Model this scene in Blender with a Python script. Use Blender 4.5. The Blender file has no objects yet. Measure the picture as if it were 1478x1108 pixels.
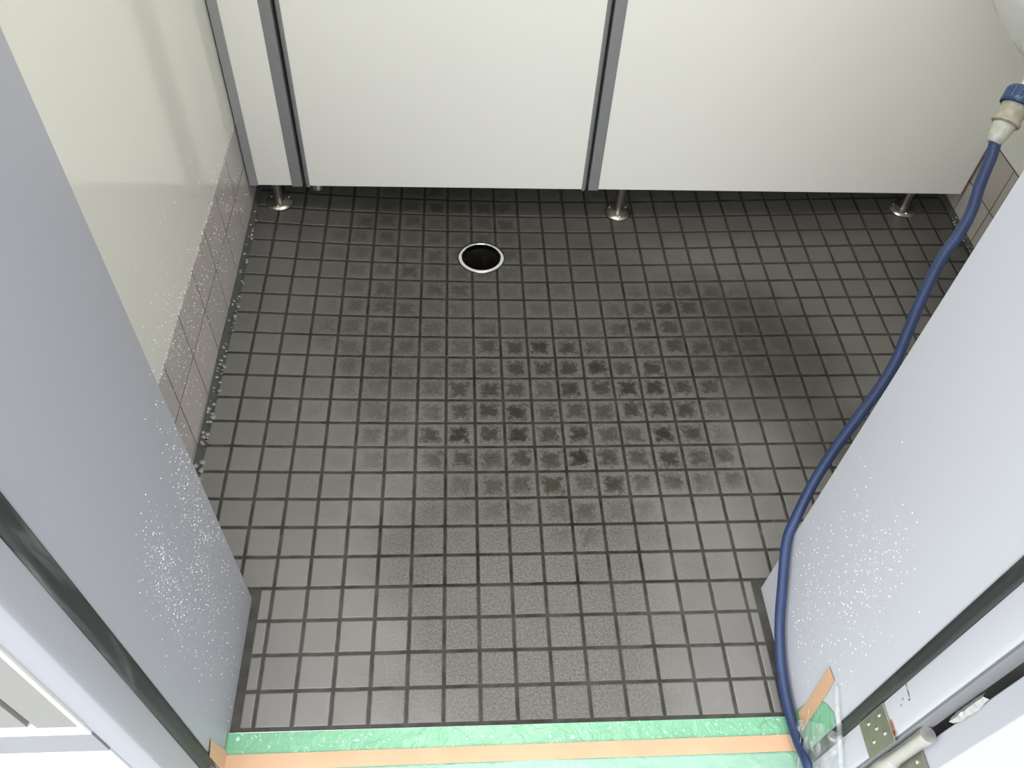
import bpy, bmesh, math, random
from mathutils import Vector, Matrix
random.seed(7)
C = bpy.context.scene.collection
S = bpy.context.scene
S.view_settings.view_transform = 'Standard'
S.view_settings.look = 'None'
S.view_settings.exposure = 0.0

# ------------------------------------------------------------------ node helpers
class NT:
    def __init__(s, name):
        s.m = bpy.data.materials.new(name); s.m.use_nodes = True
        s.t = s.m.node_tree; s.t.nodes.clear()
        s.out = s.t.nodes.new('ShaderNodeOutputMaterial')
        s.b = s.t.nodes.new('ShaderNodeBsdfPrincipled')
        s.t.links.new(s.b.outputs[0], s.out.inputs[0])
    def n(s, ty, **k):
        o = s.t.nodes.new(ty)
        for a, v in k.items(): setattr(o, a, v)
        return o
    def put(s, sock, v):
        if isinstance(v, bpy.types.NodeSocket): s.t.links.new(v, sock)
        else:
            if isinstance(v, (tuple, list)) and len(v) == 3 and sock.type == 'RGBA': v = (*v, 1)
            sock.default_value = v
    def M(s, op, a, b=0.0, c=0.0):
        o = s.n('ShaderNodeMath', operation=op)
        s.put(o.inputs[0], a); s.put(o.inputs[1], b)
        if len(o.inputs) > 2: s.put(o.inputs[2], c)
        return o.outputs[0]
    def add(s, a, b): return s.M('ADD', a, b)
    def sub(s, a, b): return s.M('SUBTRACT', a, b)
    def mul(s, a, b): return s.M('MULTIPLY', a, b)
    def mx(s, a, b): return s.M('MAXIMUM', a, b)
    def mn(s, a, b): return s.M('MINIMUM', a, b)
    def inv(s, a): return s.sub(1.0, a)
    def step(s, v, lo, hi):
        o = s.n('ShaderNodeMapRange', interpolation_type='SMOOTHSTEP')
        s.put(o.inputs[0], v); s.put(o.inputs[1], lo); s.put(o.inputs[2], hi)
        return o.outputs[0]
    def xyz(s):
        t = s.n('ShaderNodeTexCoord'); q = s.n('ShaderNodeSeparateXYZ')
        s.t.links.new(t.outputs['Object'], q.inputs[0])
        return t.outputs['Object'], q.outputs[0], q.outputs[1], q.outputs[2]
    def noise(s, co, sc, det=2.0, rough=.5, dist=0.0):
        o = s.n('ShaderNodeTexNoise'); s.put(o.inputs['Vector'], co); s.put(o.inputs['Scale'], sc)
        s.put(o.inputs['Detail'], det); s.put(o.inputs['Roughness'], rough); s.put(o.inputs['Distortion'], dist)
        return o.outputs['Fac']
    def mix(s, f, a, b):
        o = s.n('ShaderNodeMix', data_type='RGBA')
        s.put(o.inputs[0], f); s.put(o.inputs[6], a); s.put(o.inputs[7], b)
        return o.outputs[2]
    def bump(s, h, st=1.0, d=.001):
        o = s.n('ShaderNodeBump'); s.put(o.inputs['Height'], h); s.put(o.inputs['Strength'], st); s.put(o.inputs['Distance'], d)
        s.t.links.new(o.outputs[0], s.b.inputs['Normal'])
    def set(s, **k):
        for a, v in k.items(): s.put(s.b.inputs[a.replace('_', ' ')], v)

def plain(name, col, rough=.5, metal=0.0, spec=.5, nz=.06, sc=20.0, **k):
    t = NT(name); co, x, y, z = t.xyz()
    f = t.noise(co, sc, 3.0)
    lo = tuple(c*(1-nz) for c in col); hi = tuple(min(1, c*(1+nz)) for c in col)
    t.set(Base_Color=t.mix(f, lo, hi), Roughness=rough, Metallic=metal, Specular_IOR_Level=spec, **k)
    return t.m

M = {}
M['panel'] = plain('partition_laminate', (.86, .85, .80), .42, nz=.015, sc=3)
M['wall_panel'] = plain('glossy_wall_panel', (.74, .735, .675), .10, nz=.03, sc=2.5)
M['wall_plain'] = plain('painted_wall', (.72, .72, .66), .5, nz=.02, sc=3)
M['ceil'] = plain('ceiling_board', (.8, .8, .78), .7, nz=.02, sc=3)
M['alu'] = plain('grey_edge_strip', (.24, .245, .25), .40, nz=.08, sc=40)
M['alu_l'] = plain('grey_wall_channel', (.315, .32, .32), .40, nz=.06, sc=40)
M['slot'] = plain('dark_gap', (.02, .02, .021), .7)
M['steel'] = plain('brushed_steel', (.40, .39, .36), .30, metal=1, nz=.12, sc=60)
M['steel_d'] = plain('worn_hinge_steel', (.30, .295, .25), .42, metal=.85, nz=.2, sc=90)
M['steel_l'] = plain('light_worn_steel', (.60, .58, .54), .36, metal=.8, nz=.15, sc=90)
M['chrome'] = plain('chrome', (.8, .8, .78), .12, metal=1, nz=.05)
M['jamb_l'] = plain('steel_frame_shaded_tone', (.345, .350, .385), .38, nz=.02, sc=4)  # same frame steel as the right jamb, its shaded side put into the colour
M['jamb_r'] = plain('steel_frame_lit_tone', (.48, .488, .525), .38, nz=.02, sc=4)  # lighter copy of the frame steel: light from the left put into the colour
M['ext'] = plain('exterior_siding', (.27, .265, .25), .6, nz=.03, sc=6)
M['ext_w'] = plain('white_exterior', (.8, .81, .82), .5, nz=.02, sc=6)
M['ext_g'] = plain('grey_flashing', (.26, .265, .28), .4, nz=.12, sc=30)
M['conc'] = plain('outside_concrete', (.55, .55, .53), .8, nz=.08, sc=8)
M['ceramic'] = plain('white_ceramic', (.82, .82, .79), .12, nz=.01, sc=5)
M['blue_ring'] = plain('blue_plastic', (.010, .035, .11), .35, nz=.1, sc=80)
M['dirty_white'] = plain('dirty_cream_plastic', (.30, .285, .225), .55, nz=.45, sc=120)
M['clear_tip'] = plain('milky_plastic', (.40, .40, .36), .25, nz=.45, sc=150)
M['drop'] = plain('water_droplet', (.97, .98, 1.0), .05, nz=.01, spec=.8)  # opaque near-white: the glint of the drops is painted into the colour
M['rust'] = plain('rust', (.35, .13, .04), .8, nz=.4, sc=300)
M['lamp'] = None

def hose_mat():
    t = NT('blue_braided_hose'); co, x, y, z = t.xyz()
    f = t.noise(co, 45, 4, .6); g = t.noise(co, 420, 2)
    c = t.mix(f, (.011, .022, .066), (.026, .050, .140))
    c = t.mix(t.mul(t.step(g, .62, .75), .35), c, (.12, .16, .27))
    t.set(Base_Color=c, Roughness=.46); t.bump(g, .35, .0006)
    return t.m
M['hose'] = hose_mat()

def gasket_mat():
    t = NT('black_rubber_gasket'); co, x, y, z = t.xyz()
    mp = t.n('ShaderNodeMapping'); t.t.links.new(co, mp.inputs[0]); mp.inputs['Scale'].default_value = (1, 1, .12)
    f = t.noise(mp.outputs[0], 60, 4, .6, .5)
    g = t.noise(co, 9, 2)
    c = t.mix(t.mul(t.step(f, .5, .75), t.step(g, .45, .65)), (.030, .033, .033), (.16, .17, .165))
    t.set(Base_Color=c, Roughness=.5); t.bump(f, .3, .001)
    return t.m
M['gasket'] = gasket_mat()

DR = (0.319, 0.9215)      # drain centre
def floor_mat():
    t = NT('wet_grey_mosaic_floor'); co, X, Y, Z = t.xyz()
    wob = t.mul(t.sub(t.noise(co, 70, 3), .5), .0014)
    wx = t.add(X, wob); wy = t.add(Y, t.mul(t.sub(t.noise(co, 55, 3), .5), .0014))
    u = t.M('DIVIDE', wx, .05); v = t.M('DIVIDE', wy, .05)
    iu = t.M('FLOOR', u); iv = t.M('FLOOR', v)
    fu = t.sub(u, iu); fv = t.sub(v, iv)
    du = t.mul(t.sub(.5, t.M('ABSOLUTE', t.sub(fu, .5))), .05)
    dv = t.mul(t.sub(.5, t.M('ABSOLUTE', t.sub(fv, .5))), .05)
    d = t.mn(du, dv)
    # narrow cut tiles and the wide mortar border beside the door frame, inside the doorway
    dw = t.step(Y, .1975, .1995)                         # 0 in the doorway
    bl = t.mul(t.sub(X, -.0195), 1.0); br_ = t.sub(.7165, X)
    bord = t.mx(t.mn(bl, br_), dw)
    d = t.mn(d, t.mx(bord, 0.0))
    d = t.mn(d, t.mx(t.sub(Y, .0005), 0.0))              # front edge
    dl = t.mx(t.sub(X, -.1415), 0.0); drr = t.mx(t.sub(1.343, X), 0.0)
    tile = t.step(d, .0018, .0031)
    ddx = t.sub(X, DR[0]); ddy = t.sub(Y, DR[1])
    rr = t.M('SQRT', t.add(t.mul(ddx, ddx), t.mul(ddy, ddy)))
    tile = t.mul(tile, t.step(rr, .0475, .0495))
    # per tile randomness
    cx = t.n('ShaderNodeCombineXYZ'); t.put(cx.inputs[0], iu); t.put(cx.inputs[1], iv)
    wn = t.n('ShaderNodeTexWhiteNoise', noise_dimensions='2D'); t.t.links.new(cx.outputs[0], wn.inputs['Vector'])
    sp = t.n('ShaderNodeSeparateColor'); t.t.links.new(wn.outputs['Color'], sp.inputs[0])
    r1, r2, r3 = sp.outputs[0], sp.outputs[1], sp.outputs[2]
    big = t.noise(co, 6, 3); med = t.noise(co, 85, 4, .65, .3); fine = t.noise(co, 650, 3, .7)
    fine2 = t.step(t.noise(co, 300, 4, .8), .36, .66)
    fine3 = t.step(t.noise(co, 800, 2, .6), .3, .7)
    def ell(cx_, cy_, rx, ry, soft=.45):
        a = t.M('DIVIDE', t.sub(X, cx_), rx); b = t.M('DIVIDE', t.sub(Y, cy_), ry)
        l = t.M('SQRT', t.add(t.mul(a, a), t.mul(b, b)))
        l = t.add(l, t.mul(t.sub(big, .5), .9))
        return t.inv(t.step(l, 1-soft, 1+soft*.6))
    star = t.mx(t.mx(ell(.45, .53, .34, .24), ell(.70, .70, .22, .15)), t.mul(ell(.24, .98, .22, .20), .8))
    star = t.mx(star, t.mul(ell(.16, .75, .16, .22), .6))
    star = t.mx(star, t.mul(ell(.42, .62, .44, .34, .7), .45))
    spk = t.mx(t.mx(ell(.38, .22, .25, .42), ell(.42, .72, .42, .36)), t.mul(star, .9))
    halo = t.mx(ell(.86, .66, .15, .22, .8), t.mul(ell(.92, .48, .13, .12, .8), .7))
    # stain shape inside one tile
    a = t.sub(fu, t.add(.5, t.mul(t.sub(r2, .5), .12))); b = t.sub(fv, t.add(.5, t.mul(t.sub(r3, .5), .12)))
    aa = t.M('ABSOLUTE', a); ab = t.M('ABSOLUTE', b)
    rad = t.M('SQRT', t.add(t.mul(a, a), t.mul(b, b)))
    diag = t.M('ABSOLUTE', t.sub(aa, ab))                # zero on the diagonals: arms reach the corners
    rad = t.add(rad, t.mul(diag, .45))
    rad = t.add(rad, t.mul(t.sub(t.noise(co, 110, 4, .7, .4), .5), 1.1))
    core = t.inv(t.step(rad, .20, .60))
    core = t.mul(core, t.add(.55, t.mul(r1, .45)))
    # colours
    base = t.mix(t.mul(t.add(r1, t.mul(big, .7)), .6), (.165, .160, .153), (.208, .201, .193))
    base = t.mix(t.mul(t.step(med, .5, .72), .05), base, (.10, .094, .082))
    dry = t.mix(t.add(t.mul(fine2, .75), t.mul(fine3, .25)), (.040, .036, .029), (.205, .197, .180))
    c = t.mix(t.mul(spk, .72), base, dry)
    dark = t.mix(fine2, (.006, .005, .003), (.032, .028, .020))
    c = t.mix(t.mul(t.mul(core, star), 1.0), c, dark)
    c = t.mix(t.mul(halo, .72), c, (.045, .042, .034))
    brown = t.mul(t.mul(spk, t.step(t.noise(co, 17, 3), .48, .7)), .22)
    c = t.mix(brown, c, (.125, .105, .075))
    # falloff of the door light, painted into tile and joint colours towards the partitions
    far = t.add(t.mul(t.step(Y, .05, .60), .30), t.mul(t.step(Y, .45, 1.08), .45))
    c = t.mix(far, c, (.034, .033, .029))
    gn = t.noise(co, 28, 4, .65)
    gb = t.mix(t.step(gn, .30, .72), (.018, .016, .012), (.060, .056, .049))
    gb = t.mix(t.mul(t.inv(dw), .15), gb, (.12, .118, .112))
    gb = t.mix(t.mul(t.step(t.noise(co, 11, 4, .7), .66, .74), .4), gb, (.22, .21, .19))
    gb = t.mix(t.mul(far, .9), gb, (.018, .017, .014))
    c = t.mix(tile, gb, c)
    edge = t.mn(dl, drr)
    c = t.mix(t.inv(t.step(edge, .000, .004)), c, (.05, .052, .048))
    rgh = t.add(.25, t.mul(spk, .24)); rgh = t.add(rgh, t.mul(t.sub(fine, .5), .05))
    rgh = t.mix(tile, .62, rgh) if False else t.add(t.mul(tile, rgh), t.mul(t.inv(tile), .50))
    h = t.mul(t.step(d, .0014, .0042), 1.0)
    h = t.mul(h, t.step(rr, .0470, .0500))
    tilt = t.add(t.mul(t.mul(t.sub(r2, .5), fu), .22), t.mul(t.mul(t.sub(r3, .5), fv), .22))
    h = t.add(h, tilt)
    h = t.add(h, t.mul(t.mul(fine, t.add(.02, t.mul(spk, .14))), 1.0))
    t.set(Base_Color=c, Roughness=rgh, Specular_IOR_Level=t.mul(t.add(t.sub(.55, t.mul(t.mx(spk, halo), .30)), t.mul(t.inv(tile), -.2)), t.sub(1.0, t.mul(t.mul(core, star), .7))))
    t.bump(h, 1.0, .0011)
    return t.m
M['floor'] = floor_mat()

def skirt_mat(name, y0, z0, col_hi, col_lo):
    t = NT(name); co, X, Y, Z = t.xyz()
    u = t.M('DIVIDE', t.sub(Y, y0), .1); v = t.M('DIVIDE', t.sub(Z, z0), .1)
    iu = t.M('FLOOR', u); iv = t.M('FLOOR', v); fu = t.sub(u, iu); fv = t.sub(v, iv)
    d = t.mul(t.mn(t.sub(.5, t.M('ABSOLUTE', t.sub(fu, .5))), t.sub(.5, t.M('ABSOLUTE', t.sub(fv, .5)))), .1)
    tile = t.step(d, .0008, .0018)
    cx = t.n('ShaderNodeCombineXYZ'); t.put(cx.inputs[0], iu); t.put(cx.inputs[1], iv)
    wn = t.n('ShaderNodeTexWhiteNoise', noise_dimensions='2D'); t.t.links.new(cx.outputs[0], wn.inputs['Vector'])
    c = t.mix(wn.outputs[0], col_lo, col_hi)
    c = t.mix(t.mul(t.noise(co, 260, 3, .7), .25), c, tuple(q*1.35 for q in col_hi))
    c = t.mix(tile, (.13, .11, .10), c)
    t.set(Base_Color=c, Roughness=.28); t.bump(t.step(d, .0004, .0022), .7, .0008)
    return t.m
M['skirt_l'] = skirt_mat('left_skirting_tile', .442, .0275, (.46, .42, .405), (.41, .375, .36))
M['skirt_r'] = skirt_mat('right_skirting_tile', .949, .0105, (.46, .42, .385), (.41, .375, .345))

def film_mat(name, col, alpha, rough=.2):
    t = NT(name); co, x, y, z = t.xyz()
    f = t.noise(co, 30, 4, .6, 1.2)
    t.set(Base_Color=t.mix(f, tuple(c*.85 for c in col), col), Roughness=rough)
    t.bump(f, .6, .004)
    if alpha is not None:
        t.put(t.b.inputs['Alpha'], t.add(alpha, t.mul(t.step(f, .45, .75), .45)))
    return t.m
M['green'] = film_mat('green_masking_sheet', (.22, .50, .315), None, .28)
M['green_soft'] = film_mat('pale_green_film', (.34, .58, .44), None, .3)
M['film'] = film_mat('clear_plastic_film', (.80, .83, .82), .16, .16)
M['fold'] = film_mat('bright_film_fold', (.62, .65, .65), .12, .3)
def tape_mat():
    t = NT('peach_masking_tape'); co, x, y, z = t.xyz()
    f = t.noise(co, 18, 3); g = t.noise(co, 500, 2)
    c = t.mix(f, (.56, .335, .20), (.68, .43, .27))
    t.set(Base_Color=c, Roughness=.5); t.bump(g, .25, .0005)
    return t.m
M['tape'] = tape_mat()

# ------------------------------------------------------------------ mesh helpers
def link(name, me, mat, parent=None, smooth=False, bevel=0.0):
    o = bpy.data.objects.new(name, me); C.objects.link(o)
    if mat is not None: me.materials.append(M[mat] if isinstance(mat, str) else mat)
    if parent is not None:
        o.parent = parent
    if smooth:
        for p in me.polygons: p.use_smooth = True
    if bevel:
        b = o.modifiers.new('edge', 'BEVEL'); b.width = bevel; b.segments = 2; b.limit_method = 'ANGLE'
        for p in me.polygons: p.use_smooth = True
        b.harden_normals = True
    return o
def pdata(name, vs, fs, mat, parent=None, **k):
    me = bpy.data.meshes.new(name); me.from_pydata([tuple(v) for v in vs], [], fs); me.update()
    bm = bmesh.new(); bm.from_mesh(me); bmesh.ops.recalc_face_normals(bm, faces=bm.faces); bm.to_mesh(me); bm.free()
    return link(name, me, mat, parent, **k)
def boxes(name, bs, mat, parent=None, **k):
    vs, fs = [], []
    for (x0, y0, z0, x1, y1, z1) in bs:
        b = len(vs)
        vs += [(x0,y0,z0),(x1,y0,z0),(x1,y1,z0),(x0,y1,z0),(x0,y0,z1),(x1,y0,z1),(x1,y1,z1),(x0,y1,z1)]
        fs += [tuple(b+i for i in f) for f in ((0,3,2,1),(4,5,6,7),(0,1,5,4),(1,2,6,5),(2,3,7,6),(3,0,4,7))]
    return pdata(name, vs, fs, mat, parent, **k)
def box(name, x0, y0, z0, x1, y1, z1, mat, parent=None, **k):
    return boxes(name, [(x0,y0,z0,x1,y1,z1)], mat, parent, **k)
def extr(name, prof, z0, z1, mat, parent=None, **k):
    n = len(prof); vs = [(x, y, z0) for x, y in prof] + [(x, y, z1) for x, y in prof]
    fs = [tuple(range(n))[::-1], tuple(range(n, 2*n))] + [(i, (i+1) % n, n+(i+1) % n, n+i) for i in range(n)]
    return pdata(name, vs, fs, mat, parent, **k)
def lathe(name, prof, mat, parent=None, loc=(0,0,0), rot=None, seg=40, **k):
    vs, fs = [], []
    for r, z in prof:
        for i in range(seg):
            a = 2*math.pi*i/seg; v = Vector((r*math.cos(a), r*math.sin(a), z))
            if rot is not None: v = rot @ v
            vs.append(v + Vector(loc))
    for j in range(len(prof)-1):
        for i in range(seg):
            fs.append((j*seg+i, j*seg+(i+1) % seg, (j+1)*seg+(i+1) % seg, (j+1)*seg+i))
    if prof[0][0] > 1e-6 and k.pop('cap0', True): fs.append(tuple(range(seg))[::-1])
    if prof[-1][0] > 1e-6 and k.pop('cap1', True): fs.append(tuple((len(prof)-1)*seg+i for i in range(seg)))
    k.pop('cap0', None); k.pop('cap1', None)
    o = pdata(name, vs, fs, mat, parent, smooth=True, **k)
    m = o.modifiers.new('split', 'EDGE_SPLIT'); m.split_angle = math.radians(38)
    return o
def cat(ctrl, n=10):
    P = [Vector(p) for p in ctrl]; P = [P[0]*2-P[1]] + P + [P[-1]*2-P[-2]]; out = []
    for i in range(1, len(P)-2):
        for k in range(n):
            t = k/n; a, b, c, d = P[i-1], P[i], P[i+1], P[i+2]
            out.append(.5*((2*b)+(c-a)*t+(2*a-5*b+4*c-d)*t*t+(3*b-a-3*c+d)*t**3))
    out.append(P[-2]); return out
def tube(name, ctrl, r, mat, parent=None, seg=16, n=8, rf=None):
    pts = cat(ctrl, n); vs, fs = [], []
    up = Vector((0.3, .2, 1)).normalized()
    for i, p in enumerate(pts):
        d = (pts[min(i+1, len(pts)-1)]-pts[max(i-1, 0)]).normalized()
        a = d.cross(up).normalized(); b = a.cross(d).normalized(); up = b
        rr = r if rf is None else r*rf(i/(len(pts)-1))
        for s in range(seg):
            an = 2*math.pi*s/seg; vs.append(p+a*math.cos(an)*rr+b*math.sin(an)*rr)
    for i in range(len(pts)-1):
        for s in range(seg): fs.append((i*seg+s, i*seg+(s+1) % seg, (i+1)*seg+(s+1) % seg, (i+1)*seg+s))
    fs += [tuple(range(seg))[::-1], tuple((len(pts)-1)*seg+s for s in range(seg))]
    return pdata(name, vs, fs, mat, parent, smooth=True)
def thing(name, label, catg, loc=(0,0,0), group=None):
    o = bpy.data.objects.new(name, None); C.objects.link(o); o.empty_display_size = .05
    o['label'] = label; o['category'] = catg
    if group: o['group'] = group
    return o
def tag(o, label=None, catg=None, kind=None, group=None):
    if label: o['label'] = label
    if catg: o['category'] = catg
    if kind: o['kind'] = kind
    if group: o['group'] = group
    return o

# ------------------------------------------------------------------ setting
K = [0.37051586, -0.05575181, -0.03555435, -0.22246406, 0.63338764, 0.01495047, 0.11849905, -0.15077056, 0.35156209, -0.21277891]
def zf(x, y):
    if y < .19: y_ = .19
    else: y_ = min(y, 1.2)
    x = max(-.16, min(1.37, x))
    u, v = x-.4, y_-.55; k = K
    z = .1*(k[0]*u*u+k[1]*u*v+k[2]*v*v+k[3]*u**3+k[4]*u*u*v+k[5]*u*v*v+k[6]*v**3+k[7]*u**4+k[8]*v**4+k[9]*u*u*v*v)
    w = min(1, max(0, (y-.10)/.25)); return z*w*w*(3-2*w)
XL, XR, YB = -.151, 1.356, 2.0
def build_floor():
    bm = bmesh.new(); st = .01
    xs = [XL-.01] + [round(-.15+i*st, 4) for i in range(int((XR+.15)/st)+2)]
    ys = [-.003] + [round(.01+i*st, 4) for i in range(int(YB/st)+1)]
    V = {}
    for i, x in enumerate(xs):
        for j, y in enumerate(ys):
            V[i, j] = bm.verts.new((x, y, zf(x, y)))
    for i in range(len(xs)-1):
        for j in range(len(ys)-1):
            cx, cy = (xs[i]+xs[i+1])/2, (ys[j]+ys[j+1])/2
            if math.hypot(cx-DR[0], cy-DR[1]) < .0395: continue
            if cy < .15 and (cx < -.06 or cx > .76): continue
            bm.faces.new((V[i, j], V[i+1, j], V[i+1, j+1], V[i, j+1]))
    for v in bm.verts:
        r = math.hypot(v.co.x-DR[0], v.co.y-DR[1])
        if v.link_faces and r < .0495 and len(v.link_faces) < 4:
            v.co.x = DR[0]+(v.co.x-DR[0])*.0425/r; v.co.y = DR[1]+(v.co.y-DR[1])*.0425/r
    for v in [v for v in bm.verts if not v.link_faces]: bm.verts.remove(v)
    me = bpy.data.meshes.new('floor'); bm.to_mesh(me); bm.free()
    o = link('floor', me, 'floor', smooth=True)
    tag(o, kind='structure'); return o
build_floor()
def struct(o): o['kind'] = 'structure'; return o

# concealed sub-floor with drain shaft opening is left out; sill and outside ground
struct(box('trim_1', -.055, -.112, -.14, .755, -.0035, -.003, 'conc'))
struct(box('ground_outside', -3, -6, -.24, 4, -.10, -.14, 'conc'))
# left wall: tiled foot and glossy panel above it
o = struct(box('baseboard_left', XL-.05, .186, -.02, XL, YB, .2185, 'skirt_l'))
struct(box('wall_left', XL-.05, .186, .2195, XL-.0008, YB, 2.35, 'wall_panel'))
struct(box('baseboard_right', XR, .186, -.02, XR+.05, YB, .2105, 'skirt_r'))
struct(box('wall_right', XR+.0008, .186, .2115, XR+.05, YB, 2.35, 'wall_plain'))
struct(box('wall_back', XL-.05, YB, -.02, XR+.05, YB+.05, 2.35, 'wall_plain'))
struct(box('ceiling', -1.4, -.06, 2.35, 2.2, YB+.05, 2.42, 'ceil'))
# front wall around the doorway
struct(boxes('wall_front', [(-1.3, -.085, -.14, -.057, .182, 2.35), (.757, -.085, -.14, 2.1, .182, 2.35), (-.057, -.085, 2.03, .757, .182, 2.35)], 'wall_plain'))
# mastic fillets where the wall tiles meet the floor
def fillet(name, x, sgn, mat):
    vs, fs = [], []; n = 60
    for i in range(n+1):
        y = .186+(YB-.186)*i/n; z = zf(x, y)
        w = .0075+.0015*math.sin(i*1.7)
        for (dx, dz) in ((0, .011), (w*.35, .0055), (w, .0008), (w, -.004)): vs.append((x+sgn*dx, y, z+dz))
    for i in range(n):
        for k in range(3): fs.append((i*4+k, i*4+k+1, i*4+5+k, i*4+4+k))
    return struct(pdata(name, vs, fs, mat, smooth=True))
M['mastic'] = plain('grey_mastic', (.075, .078, .072), .3, nz=.25, sc=60)
fillet('trim_2', XL, 1, 'mastic'); fillet('trim_3', XR, -1, 'mastic')

# outside wall by the left jamb
struct(boxes('wall_outside', [(-1.3, -.1090, .377, -.1050, -.0855, 2.3), (-.1050, -.1040, .377, -.0965, -.0855, 2.3), (-.0965, -.1100, .377, -.057, -.0855, 2.3)], 'ext'))
M['caulk'] = plain('cream_caulk', (.62, .60, .55), .6, nz=.05)
struct(box('trim_6', -.0605, -.1114, .377, -.0555, -.090, 2.03, 'caulk', bevel=.001))
struct(box('trim_4', -1.3, -.1105, .3572, -.057, -.0855, .3765, 'ext_w'))
struct(box('trim_5', -1.3, -.1102, .3072, -.057, -.0855, .3570, 'ext_g'))
struct(box('baseboard_outside', -1.3, -.1102, -.14, -.057, -.0855, .3070, 'ext_w'))

# ------------------------------------------------------------------ door frame
df = thing('door_frame', 'grey-blue steel door frame around the doorway, with black rubber gaskets', 'door frame')
def jamb(x, s, mat, g0, g1, e):
    # s=+1: face looks +X (left jamb); profile in XY, body on the other side
    P = [(0, .1860), (0, g0+.0034), (-.0008, g0+.0018), (-.0026, g0), (-.006, g0), (-.006, g1), (0, g1), (0, e+.006), (-.0018, e+.0018), (-.006, e),
         (-.027, e), (-.027, .14), (-.035, .14), (-.12, .14), (-.12, .1860)]
    # the jamb's lining wraps a few mm round the inner corner
    P = [(x+s*px, py) for px, py in P]
    return extr('jamb', P, -.001, 2.03, mat, df, bevel=.0006)
def gask(x, s, g0, g1, zb):
    vs, fs = [], []; n = 120
    for i in range(n+1):
        z = zb+(2.0-zb)*i/n
        w = .0009*math.sin(z*9+1)+.0006*math.sin(z*31)
        for (dx, t) in ((-.005, 0), (.0008, .03), (.0020+w, .35), (.0006, .62), (.0016, .9), (-.005, 1)):
            vs.append((x+s*dx, g0+(g1-g0)*t+(w if t > .5 else 0), z))
    for i in range(n):
        for k in range(5): fs.append((i*6+k, i*6+k+1, i*6+7+k, i*6+6+k))
    return pdata('rubber_gasket', vs, fs, 'gasket', df, smooth=True)
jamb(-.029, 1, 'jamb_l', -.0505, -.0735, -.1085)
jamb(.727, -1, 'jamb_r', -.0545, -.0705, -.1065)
gask(-.029, 1, -.0505, -.0735, .0).name = 'rubber_gasket'
gask(.727, -1, -.0545, -.0705, .0)
box('head', -.029, -.108, 1.99, .727, .186, 2.03, 'jamb_r', df, bevel=.0006)

M['frame_shade'] = plain('frame_shade_strip', (.20, .205, .215), .5, nz=.06, sc=30)
box('frame_shade_strip', .7300, -.1095, -.001, .7500, -.1062, 2.0, 'frame_shade', df, bevel=.001)  # added dark strip, paints the shade on the frame front beside the open door
# open door folded back against the outside wall, hung on the hinge by the right jamb
d1 = struct(box('door_1', .7515, -.1440, -.10, 1.50, -.1165, 1.98, 'jamb_r', bevel=.002))
d1['label'] = 'open outer door folded back against the outside wall, its pale edge and white face'
foil = []
fs = []
zz = [.335+.0068*i for i in range(11)]
for i, z in enumerate(zz):
    w = .0022*math.sin(math.pi*i/10)+.0006
    foil += [(.7500+random.uniform(-.001, .001), -.1165-w-random.uniform(0, .0015), z), (.7470-random.uniform(0, .0028), -.1150+random.uniform(-.001, .001), z+random.uniform(-.003, .003)), (.7495, -.1120+w*.4+random.uniform(0, .001), z)]
for i in range(10):
    for k in range(2): fs.append((i*3+k, i*3+k+1, i*3+4+k, i*3+3+k))
M['foil'] = plain('crumpled_foil', (.55, .55, .53), .3, metal=.6, nz=.3, sc=150)
tag(pdata('foil_strip', foil, fs, 'foil'), 'crumpled silvery tape strip peeling beside the edge of the open door', 'tape')

# hinge
hg = thing('door_hinge', 'worn steel butt hinge with round pin screwed to the right door jamb', 'hinge', group=None)
jl = box('jamb_leaf', .7247, -.1110, .190, .7268, -.0712, .2580, 'steel_d' if 'steel_d' in M else 'steel_d', hg, bevel=.0005)
dlf = box('door_leaf', .7485, -.1435, .170, .7512, -.1190, .2600, 'steel_d', hg, bevel=.0005)
lathe('hinge_pin', [(.0078, .14), (.0078, .2880), (.0084, .2885), (.0084, .2990), (.0078, .3005), (0, .3006)], 'steel_l', hg, loc=(.7395, -.1170, 0), seg=28)
lathe('knuckle', [(.0082, .172), (.0088, .173), (.0088, .214), (.0082, .215)], 'steel_l', hg, loc=(.7395, -.1170, 0), seg=28)
for (y, z) in ((-.079, .243), (-.079, .2130), (-.0885, .2280), (-.098, .243), (-.098, .2130)):
    rot = Matrix.Rotation(-math.pi/2, 3, 'Y')
    lathe('screw', [(.0026, 0), (.0026, .0006), (.0016, .0014), (0, .0016)], 'chrome', jl, loc=(.7247, y, z), rot=rot, seg=16)
for (y, z) in ((-.128, .245), (-.136, .225), (-.128, .205)):
    rot = Matrix.Rotation(-math.pi/2, 3, 'Y')
    lathe('screw', [(.0026, 0), (.0026, .0006), (.0016, .0012), (0, .0014)], 'chrome', dlf, loc=(.7485, y, z), rot=rot, seg=16)
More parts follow.
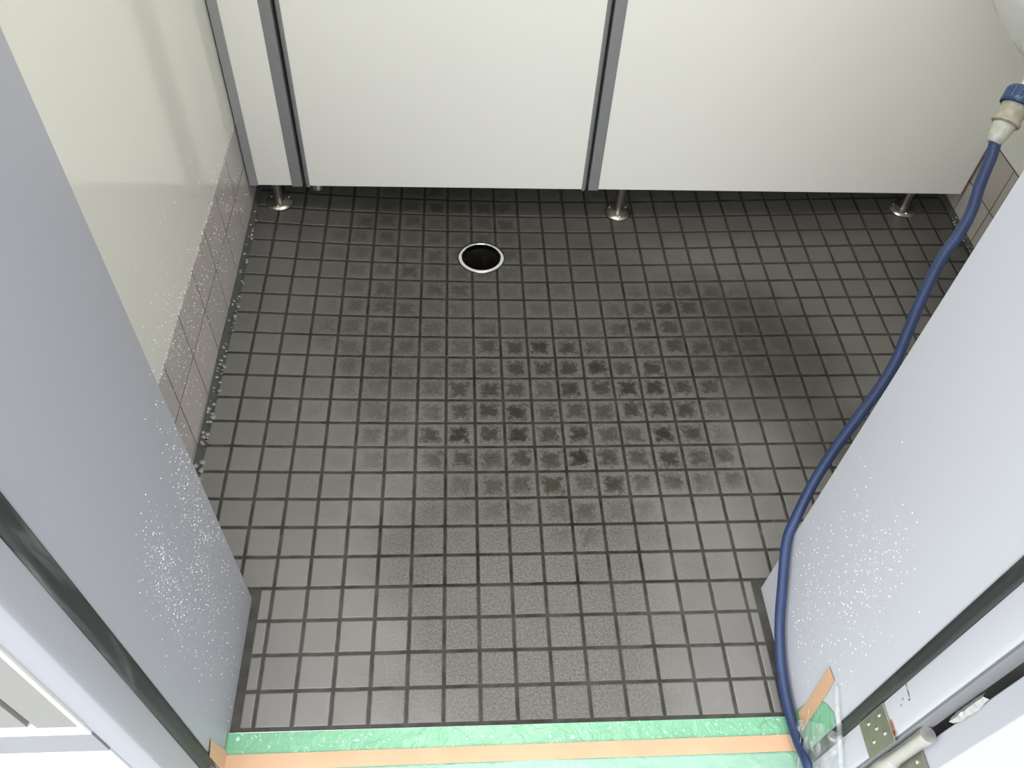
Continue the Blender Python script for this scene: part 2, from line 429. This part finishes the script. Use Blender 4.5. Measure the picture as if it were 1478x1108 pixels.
# rust stain and old paint blots above the leaf
def blob(name, x, y, z, ry, rz, mat, jag=.3):
    vs = [(x, y, z)]; n = 14
    for i in range(n):
        a = 2*math.pi*i/n; q = 1+random.uniform(-jag, jag); vs.append((x, y+ry*q*math.cos(a), z+rz*q*math.sin(a)))
    return vs, [(0, 1+i, 1+(i+1) % n) for i in range(n)]
def blobs(name, L, mat, parent):
    V, F = [], []
    for (x, y, z, ry, rz) in L:
        v, f = blob('', x, y, z, ry, rz, mat); b = len(V); V += v; F += [tuple(b+i for i in q) for q in f]
    return pdata(name, V, F, mat, parent)
blobs('rust_stain', [(.7263, -.098, .2605, .007, .0028), (.7263, -.103, .2590, .003, .002)], 'rust', df)
M['blot'] = plain('dark_blot', (.12, .12, .11), .7)
blobs('paint_blot', [(.7265, -.080, .3135, .0055, .0009), (.7265, -.073, .3150, .002, .0006), (.7265, -.086, .3110, .0012, .0024), (.7265, -.081, .2990, .0012, .0010), (.7265, -.085, .2920, .001, .0009)], 'blot', df)

# ------------------------------------------------------------------ toilet partitions
YP, ZP, TP, PT = 1.045, .0795, .036, 2.0
def foot(x, y, parent):
    z = zf(x, y)
    lathe('foot_flange', [(.0290, 0), (.0290, .0012), (.0262, .0038), (.0180, .0062), (.0125, .0072), (.0104, .0080)], 'steel', parent, loc=(x, y, z), seg=44)
    p = lathe('foot_pole', [(.0104, 0), (.0104, ZP+.004-z)], 'steel', parent, loc=(x, y, z), seg=28)
    fl = [c for c in parent.children if c.name.startswith('foot_flange')][-1]
    for a in (-90, 30, 150):
        ax = x+.0205*math.cos(math.radians(a)); ay = y+.0205*math.sin(math.radians(a))
        lathe('screw', [(.0030, 0), (.0029, .0012), (.0018, .0022), (0, .0024)], 'chrome', fl, loc=(ax, ay, z+.0050), seg=14)
pn = thing('partition_panel', 'narrow off-white toilet partition panel fixed to the left wall, on one steel foot', 'partition')
box('panel', -.1325, YP+.0008, ZP+.001, -.0645, YP+TP, PT, 'panel', pn, bevel=.0006)

box('wall_channel', -.1492, YP-.0008, ZP, -.1320, YP+TP+.002, PT, 'alu_l', pn, bevel=.0008)
box('edge_strip', -.0640, YP-.001, ZP-.0012, -.0435, YP+TP+.001, PT, 'alu', pn, bevel=.0012)
foot(-.1015, 1.066, pn)
cd = thing('cubicle_door', 'off-white toilet cubicle door between two grey edge strips', 'door')
box('door_panel', -.0290, YP+.0008, ZP+.0005, .5290, YP+TP, PT, 'panel', cd, bevel=.0006)
def strip_round(x0, x1, name='edge_strip'):
    # rounded finger-guard edge
    P = []; n = 8; r = (x1-x0)
    for i in range(n+1):
        a = math.pi/2*i/n
        P.append(((x1-r*math.sin(a)) if x0 < 0 else (x0+r*math.sin(a)), YP-.001+r*(1-math.cos(a))))
    P += [((x0 if x0 < 0 else x1), YP+TP), ((x1 if x0 < 0 else x0), YP+TP)]
    return extr(name, P, ZP-.0025, PT, 'alu', cd, bevel=.0003)
strip_round(-.0385, -.0290); strip_round(.5290, .5385)
lathe('pivot_cap', [(.0115, 0), (.0130, .0012), (.0130, .006), (.0095, .013), (.0095, .020)], 'steel', cd, loc=(-.0165, YP+.019, ZP-.0175), seg=28)
pw = thing('partition_panel', 'wide off-white toilet partition panel reaching the right wall, on two steel feet', 'partition')
box('panel', .5635, YP+.0008, ZP+.001, 1.3490, YP+TP, PT, 'panel', pw, bevel=.0006)
box('edge_strip', .5425, YP-.001, ZP-.0012, .5635, YP+TP+.001, PT, 'alu', pw, bevel=.0012)
foot(.6185, 1.066, pw); foot(1.248, 1.062, pw)
# dark recesses filling the gaps between the panels and the walls
# ------------------------------------------------------------------ drain
dz = zf(*DR)
dr = thing('floor_drain', 'round open floor drain with a bright steel rim among the grey tiles', 'drain')
lathe('rim', [(.0385, -.010), (.0392, .0006), (.0402, .0016), (.0440, .0020), (.0462, .0012), (.0470, -.0010)], 'chrome', dr, loc=(DR[0], DR[1], dz), seg=64, cap0=False, cap1=False)
M['pipe_in'] = plain('dark_drain_barrel', (.018, .016, .013), .22, nz=.5, sc=60)
lathe('drain_barrel', [(.0392, -.008), (.0375, -.030), (.0360, -.055), (.0345, -.085), (.0, -.086)], 'pipe_in', dr, loc=(DR[0], DR[1], dz), seg=48, cap0=False)
lathe('inner_collar', [(.0245, -.0845), (.0245, -.0645), (.0262, -.0625), (.0262, -.0845)], 'pipe_in', dr, loc=(DR[0], DR[1]+.004, dz), seg=36, cap0=False, cap1=False)

# ------------------------------------------------------------------ basin, tap, hose
bs = thing('wash_basin', 'white ceramic wash basin on the right wall above the blue hose', 'basin')
def basin(cx, cy, a, b, zr):
    vs, fs = [], []; seg = 72
    prof = [(.30, -.150), (.55, -.130), (.78, -.085), (.93, -.035), (1.0, -.012), (1.0, -.002), (.985, .002), (.90, .002), (.86, -.004), (.80, -.03), (.66, -.095), (.40, -.125), (.04, -.132)]
    for k, h in prof:
        for i in range(seg):
            t = 2*math.pi*i/seg; x = cx+a*k*math.cos(t); y = cy+b*k*math.sin(t)
            x = min(x, XR+.002); vs.append((x, y, zr+h))
    for j in range(len(prof)-1):
        for i in range(seg): fs.append((j*seg+i, j*seg+(i+1) % seg, (j+1)*seg+(i+1) % seg, (j+1)*seg+i))
    fs.append(tuple(range(seg))[::-1]); fs.append(tuple((len(prof)-1)*seg+i for i in range(seg)))
    return pdata('bowl', vs, fs, 'ceramic', bs, smooth=True)
basin(1.215, .745, .225, .235, .685)
lathe('waste_pipe', [(.016, 0), (.016, .21)], 'chrome', bs, loc=(1.335, .60, .35), seg=24)

path = [(0.9131,0.4742,0.5956),(0.9111,0.4634,0.5787),(0.9038,0.4459,0.5512),(0.8987,0.4278,0.5234),(0.8876,0.4119,0.4984),(0.8724,0.3972,0.4751),(0.8562,0.3718,0.4362),(0.8431,0.3444,0.3953),(0.832,0.3213,0.3613),(0.8159,0.3021,0.3326),(0.7936,0.2805,0.3001),(0.7684,0.2563,0.264),(0.7457,0.2302,0.2258),(0.7273,0.2014,0.1849),(0.7175,0.1800,0.1540),(.7160,.1360,.1010),(.7160,.1030,.0620),(.7160,.0650,.0340),(.7160,.0300,.0215),(.7160,-.0050,.0170),(.7155,-.0450,.0240),(.7150,-.0800,.0380),(.7150,-.1200,.0200),(.7200,-.1700,-.0700),(.7300,-.2600,-.1320),(.75,-.5,-.1325),(.80,-1.2,-.1325)]
hs = thing('water_hose', 'long blue water hose hanging from the tap past the right jamb', 'hose')
tube('hose', path, .0070, 'hose', hs, seg=20, n=8)
ax = Vector((.0275, .0335, .0450)).normalized()
cpz = Vector((.9131, .4742, .5956))
rot = ax.to_track_quat('Z', 'Y').to_matrix()
lathe('clear_sleeve', [(.0072, -.006), (.0090, -.004), (.0112, .004), (.0125, .012), (.0135, .016), (.0130, .0185)], 'clear_tip', hs, loc=cpz, rot=rot, seg=28)
lathe('coupling_body', [(.0158, .0180), (.0168, .0190), (.0168, .0220), (.0150, .0235), (.0148, .0270), (.0156, .0360), (.0160, .0430)], 'dirty_white', hs, loc=cpz, rot=rot, seg=36)
def ribbed():
    vs, fs = [], []; seg = 96; prof = [(.0150, .0405), (.0192, .0415), (.0198, .044), (.0190, .0480), (.0190, .058), (.0176, .0610), (.0100, .0620)]
    for r, z in prof:
        for i in range(seg):
            a = 2*math.pi*i/seg; q = r*(1+(.03 if (i//2) % 2 and .047 < z < .060 else 0))
            vs.append(rot @ Vector((q*math.cos(a), q*math.sin(a), z)) + cpz)
    for j in range(len(prof)-1):
        for i in range(seg): fs.append((j*seg+i, j*seg+(i+1) % seg, (j+1)*seg+(i+1) % seg, (j+1)*seg+i))
    fs += [tuple(range(seg))[::-1], tuple((len(prof)-1)*seg+i for i in range(seg))]
    return pdata('locking_ring', vs, fs, 'blue_ring', hs)
ribbed()
lg = cpz + rot @ Vector((-.0185, .004, .0520))
o = tube('wire_loop', [lg, lg+Vector((-.004, .000, .004)), lg+Vector((-.002, .001, .008)), lg+Vector((.002, .001, .006))], .0007, 'steel', hs, seg=8)
tp = thing('wall_tap', 'chrome water tap above the blue hose coupling at the right edge', 'tap')
e0 = cpz+ax*.0615
tube('spout', [e0, e0+ax*.02, e0+ax*.05, e0+ax*.085+Vector((.03, 0, 0)), Vector((1.12, .45, .765)), Vector((1.30, .44, .775)), Vector((XR, .44, .775))], .0085, 'chrome', tp, seg=20)
lathe('wall_flange', [(.028, 0), (.028, .004), (.012, .010)], 'chrome', tp, loc=(XR, .44, .775), rot=Matrix.Rotation(-math.pi/2, 3, 'Y'))
lathe('tap_handle', [(.010, 0), (.010, .02), (.024, .024), (.024, .034), (.018, .040), (0, .041)], 'chrome', tp, loc=(1.28, .44, .782))

# ------------------------------------------------------------------ masking on the threshold
def sheet(name, P00, P10, P11, P01, nu, nv, amp, mat, parent=None, seed=0, lift=0.0, both=True):
    rnd = random.Random(seed); ph = [rnd.uniform(0, 6) for _ in range(6)]
    P00, P10, P11, P01 = map(Vector, (P00, P10, P11, P01)); vs, fs = [], []
    nrm = (P10-P00).cross(P01-P00).normalized()
    for j in range(nv+1):
        for i in range(nu+1):
            u, v = i/nu, j/nv; p = (P00*(1-u)+P10*u)*(1-v)+(P01*(1-u)+P11*u)*v
            h = amp*(math.sin(u*9+v*4+ph[0])*.4+math.sin(u*23-v*7+ph[1])*.3+math.sin(u*41+v*13+ph[2])*.2+math.sin(v*11+u*5+ph[3])*.3)
            vs.append(p+nrm*(lift+h))
    for j in range(nv):
        for i in range(nu): fs.append((j*(nu+1)+i, j*(nu+1)+i+1, (j+1)*(nu+1)+i+1, (j+1)*(nu+1)+i))
    return pdata(name, vs, fs, mat, parent, smooth=True)
gs = thing('masking_sheet', 'wet green masking sheet taped over the door threshold', 'sheet')
sheet('green_strip', (-.0285, -.0035, .0004), (.7265, -.0030, .0004), (.7265, -.036, .0008), (-.0285, -.036, .0008), 160, 6, .00025, 'green', gs, 1)
sheet('pale_film', (-.0285, -.0355, -.0006), (.7265, -.0355, -.0006), (.7265, -.110, .003), (-.0285, -.110, .003), 160, 24, .0016, 'green_soft', gs, 2)
# turned up on the jambs
pdata('left_flap', [(-.0284, -.0030, .0005), (-.0284, -.0040, .0100), (-.0284, -.0200, .0095), (-.0284, -.0340, .0160), (-.0284, -.0400, .0005)], [(0, 1, 2, 3, 4)], 'green', gs)
pdata('right_flap', [(.7262, -.0030, .0005), (.7262, -.0010, .0250), (.7262, -.0080, .0820), (.7262, -.0240, .1150), (.7262, -.0400, .1290), (.7262, -.0520, .1260), (.7262, -.0540, .0900), (.7262, -.0540, .0005)], [(0, 1, 2, 3, 4, 5, 6, 7)], 'green', gs)
t1 = thing('masking_tape', 'long strip of peach masking tape along the green sheet on the threshold', 'tape')
def tape_on_floor():
    vs, fs = [], []; n = 80
    for i in range(n+1):
        u = i/n; x = -.0282+(.7262+.0282)*u
        yt = -.0312+.0040*u; yb = yt-.0205+.0015*math.sin(u*5)*.4
        if u < .12: yb -= .010*(1-u/.12)
        h = .0026+.0003*math.sin(u*33)
        vs += [(x, yt, h), (x, (yt+yb)/2, h+.0005), (x, yb, h)]
    for i in range(n):
        for k in range(2): fs.append((i*3+k, i*3+k+1, i*3+4+k, i*3+3+k))
    return pdata('tape_strip', vs, fs, 'tape', t1, smooth=True)
tape_on_floor()
def quadstrip(name, L, R_, mat, parent, x, amp=.0004):
    vs, fs = [], []
    for i, (a, b) in enumerate(zip(L, R_)):
        for k in range(4):
            t = k/3; vs.append((x+amp*math.sin(i*2.1+k), a[0]*(1-t)+b[0]*t, a[1]*(1-t)+b[1]*t))
    for i in range(len(L)-1):
        for k in range(3): fs.append((i*4+k, i*4+k+1, i*4+5+k, i*4+4+k))
    return pdata(name, vs, fs, mat, parent, smooth=True)
quadstrip('turned_up_end', [(-.0270, .0015), (-.0290, .020), (-.0320, .048), (-.0360, .086)], [(-.0620, .0015), (-.0605, .030), (-.0590, .056), (-.0575, .078)], 'tape', t1, -.0276)
t2 = thing('masking_tape', 'short slanting piece of peach masking tape stuck on the right jamb', 'tape')
quadstrip('tape_piece', [(-.0060, .0250), (-.0040, .060), (.0000, .105), (.0070, .155)], [(-.0310, .0180), (-.0250, .062), (-.0180, .115), (-.0115, .1580)], 'tape', t2, .7254)
t2.children[0].location.x = 0
pf = thing('plastic_film', 'clear crumpled plastic film hanging over the right end of the threshold', 'plastic film')
def film():
    vs, fs = [], []; nu, nv = 26, 34
    for j in range(nv+1):
        for i in range(nu+1):
            u, v = i/nu, j/nv
            y = -.022-.058*u-.022*u*(1-v)+.004*math.sin(v*9)
            z = .002+(.030+.125*u**.7)*v
            x = .7240-.0040*abs(math.sin(u*7+v*3))-.0030*math.sin(v*12+u*9)**2-.004*(1-v)
            vs.append((x, y, z))
    for j in range(nv):
        for i in range(nu): fs.append((j*(nu+1)+i, j*(nu+1)+i+1, (j+1)*(nu+1)+i+1, (j+1)*(nu+1)+i))
    o = pdata('film', vs, fs, 'film', pf, smooth=True)
    tube('film_fold', [(.7240, -.0200, .1640), (.7215, -.0410, .1550), (.7215, -.0620, .1440), (.7210, -.0820, .1320), (.7210, -.1010, .1190), (.7205, -.1180, .1020)], .0032, 'fold', pf, seg=8)
    tube('film_fold', [(.7180, -.0200, .0800), (.7160, -.0290, .0720), (.7150, -.0350, .0500), (.7140, -.0480, .0300), (.7100, -.0600, .0150)], .0005, 'fold', pf, seg=8)
film()
ft = pdata('plastic_scrap', [(-.0270, -.0580, .0700), (-.0255, -.0700, .0780), (-.0240, -.0900, .0300), (-.0230, -.0600, .0100), (-.0235, -.0500, .0250)], [(0, 1, 2, 3), (0, 3, 4)], 'film')
tag(ft, 'small scrap of clear film below the left end of the peach tape', 'plastic film')

# ------------------------------------------------------------------ water droplets
DV, DF = [], []
def dome_cache():
    vs = [(0, 0, 1)]; n = 7
    for r, h in ((.55, .80), (1.0, .0)):
        for i in range(n): a = 2*math.pi*i/n; vs.append((r*math.cos(a), r*math.sin(a), h))
    f = [(0, 1+i, 1+(i+1) % n) for i in range(n)] + [(1+i, 1+n+i, 1+n+(i+1) % n, 1+(i+1) % n) for i in range(n)]
    return vs, f
DV, DF = dome_cache()
def drops(name, L, label, mat='drop'):
    """L: list of (point, normal axis vector, radius, stretch)"""
    vs, fs = [], []
    for p, nrm, r, st in L:
        q = Vector(nrm).normalized(); q3 = q.to_track_quat('Z', 'Y').to_matrix(); b = len(vs)
        for v in DV:
            w = q3 @ Vector((v[0]*r, v[1]*r*st, v[2]*r*.5)); vs.append(Vector(p)+w)
        fs += [tuple(b+i for i in f) for f in DF]
    o = pdata(name, vs, fs, mat, smooth=True)
    return tag(o, label, 'water droplets', 'stuff')
def gz(cl, n, rmin, rmax, ok):
    out = []; tot = sum(c[4] for c in cl)
    while len(out) < n:
        k = random.uniform(0, tot)
        for c in cl:
            k -= c[4]
            if k <= 0: break
        y = random.gauss(c[0], c[2]); z = random.gauss(c[1], c[3])
        if not ok(y, z): continue
        out.append((y, z, rmin+(rmax-rmin)*random.random()**4))
    return out
clL = [(.168, .40, .012, .05, 1), (.150, .33, .025, .05, 2.2), (.120, .25, .035, .05, 2), (.055, .37, .020, .035, 2.2), (.035, .30, .020, .045, 1.8), (.10, .17, .045, .06, 1.8), (.06, .10, .05, .05, 1.1), (.16, .20, .02, .08, .9)]
L = [((-.0291, y, z), (1, 0, 0), r, 1) for y, z, r in gz(clL, 3600, .00026, .00115, lambda y, z: -.03 < y < .184 and .01 < z < .52)]
drops('water_droplets', L, 'fine spray of water droplets on the left door jamb')
clR = [(.060, .33, .035, .05, 2.6), (.040, .24, .045, .06, 1.8), (.13, .18, .03, .05, .8), (.10, .12, .05, .05, .9), (.15, .30, .03, .07, .5), (.04, .14, .05, .04, .8)]
L = [((.7271, y, z), (-1, 0, 0), r, 1) for y, z, r in gz(clR, 1800, .00024, .0012, lambda y, z: -.03 < y < .184 and .01 < z < .50)]
drops('water_droplets', L, 'scattered water droplets on the right door jamb')
clW = [(.50, .215, .06, .05, 1.2), (.62, .20, .12, .05, 1.2), (.62, .12, .20, .06, 2.6), (.85, .12, .15, .07, 1.5), (.90, .25, .12, .05, .7), (.62, .28, .1, .05, .5)]
L = [((XL-(.0007 if z > .2195 else .0), y, z), (1, 0, 0), r, 1) for y, z, r in gz(clW, 2300, .00030, .0014, lambda y, z: .25 < y < 1.04 and .03 < z < .42)]
for k in range(300):
    y = random.uniform(.3, 1.04); L.append(((XL, y, .2187+random.gauss(0, .002)), (1, 0, .3), random.uniform(.0004, .0012), 1))
drops('water_droplets', L, 'water droplets on the left wall panel and its skirting tiles')
L = []
for k in range(85):
    y = random.uniform(.38, 1.04); x = XL+random.uniform(.002, .013); L.append(((x, y, zf(x, y)+(.006 if x < XL+.007 else .001)), (.3, 0, 1), random.uniform(.0012, .0042)*(1.2 if y < .6 else .8), 1.2))
M['bead'] = plain('clear_bead', (.19, .195, .19), .04, nz=.1, spec=.9)
drops('water_beads', L, 'row of larger water beads where the left wall tiles meet the floor', 'bead')
L = []
for k in range(60):
    y = random.uniform(.90, 1.03); x = XR-random.uniform(.000, .012); L.append(((x, y, zf(x, y)+.004+(XR-x < .004)*.006), (-.3, 0, 1), random.uniform(.0008, .0025), 1.2))
drops('water_beads', L, 'water beads where the right wall tiles meet the floor', 'bead')
M['bead_g'] = plain('bead_on_green', (.42, .74, .55), .04, nz=.1, spec=.9)
L = []
for k in range(260):
    x = random.uniform(-.02, .71); y = random.uniform(-.030, -.004); r = random.uniform(.0004, .0016)
    if random.random() < .04: r *= 2.2
    L.append(((x, y, .0006), (0, 0, 1), r, 1))
drops('water_beads', L, 'water beads lying on the green masking sheet', 'bead_g')

def ring():
    n = 40; return [(.690+.0145*math.cos(2*math.pi*i/n), -.0215+.0130*math.sin(2*math.pi*i/n), .0022) for i in range(n+1)]
tube('round_crease', ring(), .0004, 'green', gs, seg=8, n=1)

# ------------------------------------------------------------------ lights
lf = thing('ceiling_light', 'square white ceiling light inside the washroom', 'light')
box('housing', .10, .35, 2.325, .70, .95, 2.35, 'ceil', lf, bevel=.004)
def area(name, loc, sx, sy, power, col, rot=(0,0,0)):
    l = bpy.data.lights.new(name, 'AREA'); l.shape = 'RECTANGLE'; l.size = sx; l.size_y = sy; l.energy = power; l.color = col
    o = bpy.data.objects.new(name, l); o.location = loc; o.rotation_euler = rot; C.objects.link(o); return o
area('ceiling_lamp', (.40, .65, 2.32), .55, .55, 18.0, (1.0, .97, .90))
sun = bpy.data.lights.new('soft_sky_sun', 'SUN'); sun.energy = 2.3; sun.angle = math.radians(70); sun.color = (.96, .98, 1.0)
so = bpy.data.objects.new('soft_sky_sun', sun); C.objects.link(so)
so.rotation_euler = Vector((.55, .75, -.85)).normalized().to_track_quat('-Z', 'Y').to_euler()
w = bpy.data.worlds.new('overcast'); S.world = w; w.use_nodes = True
bg = w.node_tree.nodes['Background']; bg.inputs[0].default_value = (.93, .965, 1.0, 1); bg.inputs[1].default_value = 2.0

# ------------------------------------------------------------------ camera
cam = bpy.data.cameras.new('camera'); co = bpy.data.objects.new('camera', cam); C.objects.link(co); S.camera = co
Rm = [[0.9978082428689548, -0.0440940956429342, 0.0493398539945235], [-0.002628542075734916, -0.7714555439117662, -0.636277796669314], [0.06611959792168443, 0.634753538388903, -0.7698806039078021]]
R = Matrix((Rm[0], [-v for v in Rm[1]], [-v for v in Rm[2]])).transposed()
co.matrix_world = Matrix.Translation((0.26924, -0.35485, 1.14266)) @ R.to_4x4()
cam.sensor_width = 36; cam.lens = 1195.43/1478*36; cam.clip_start = .01
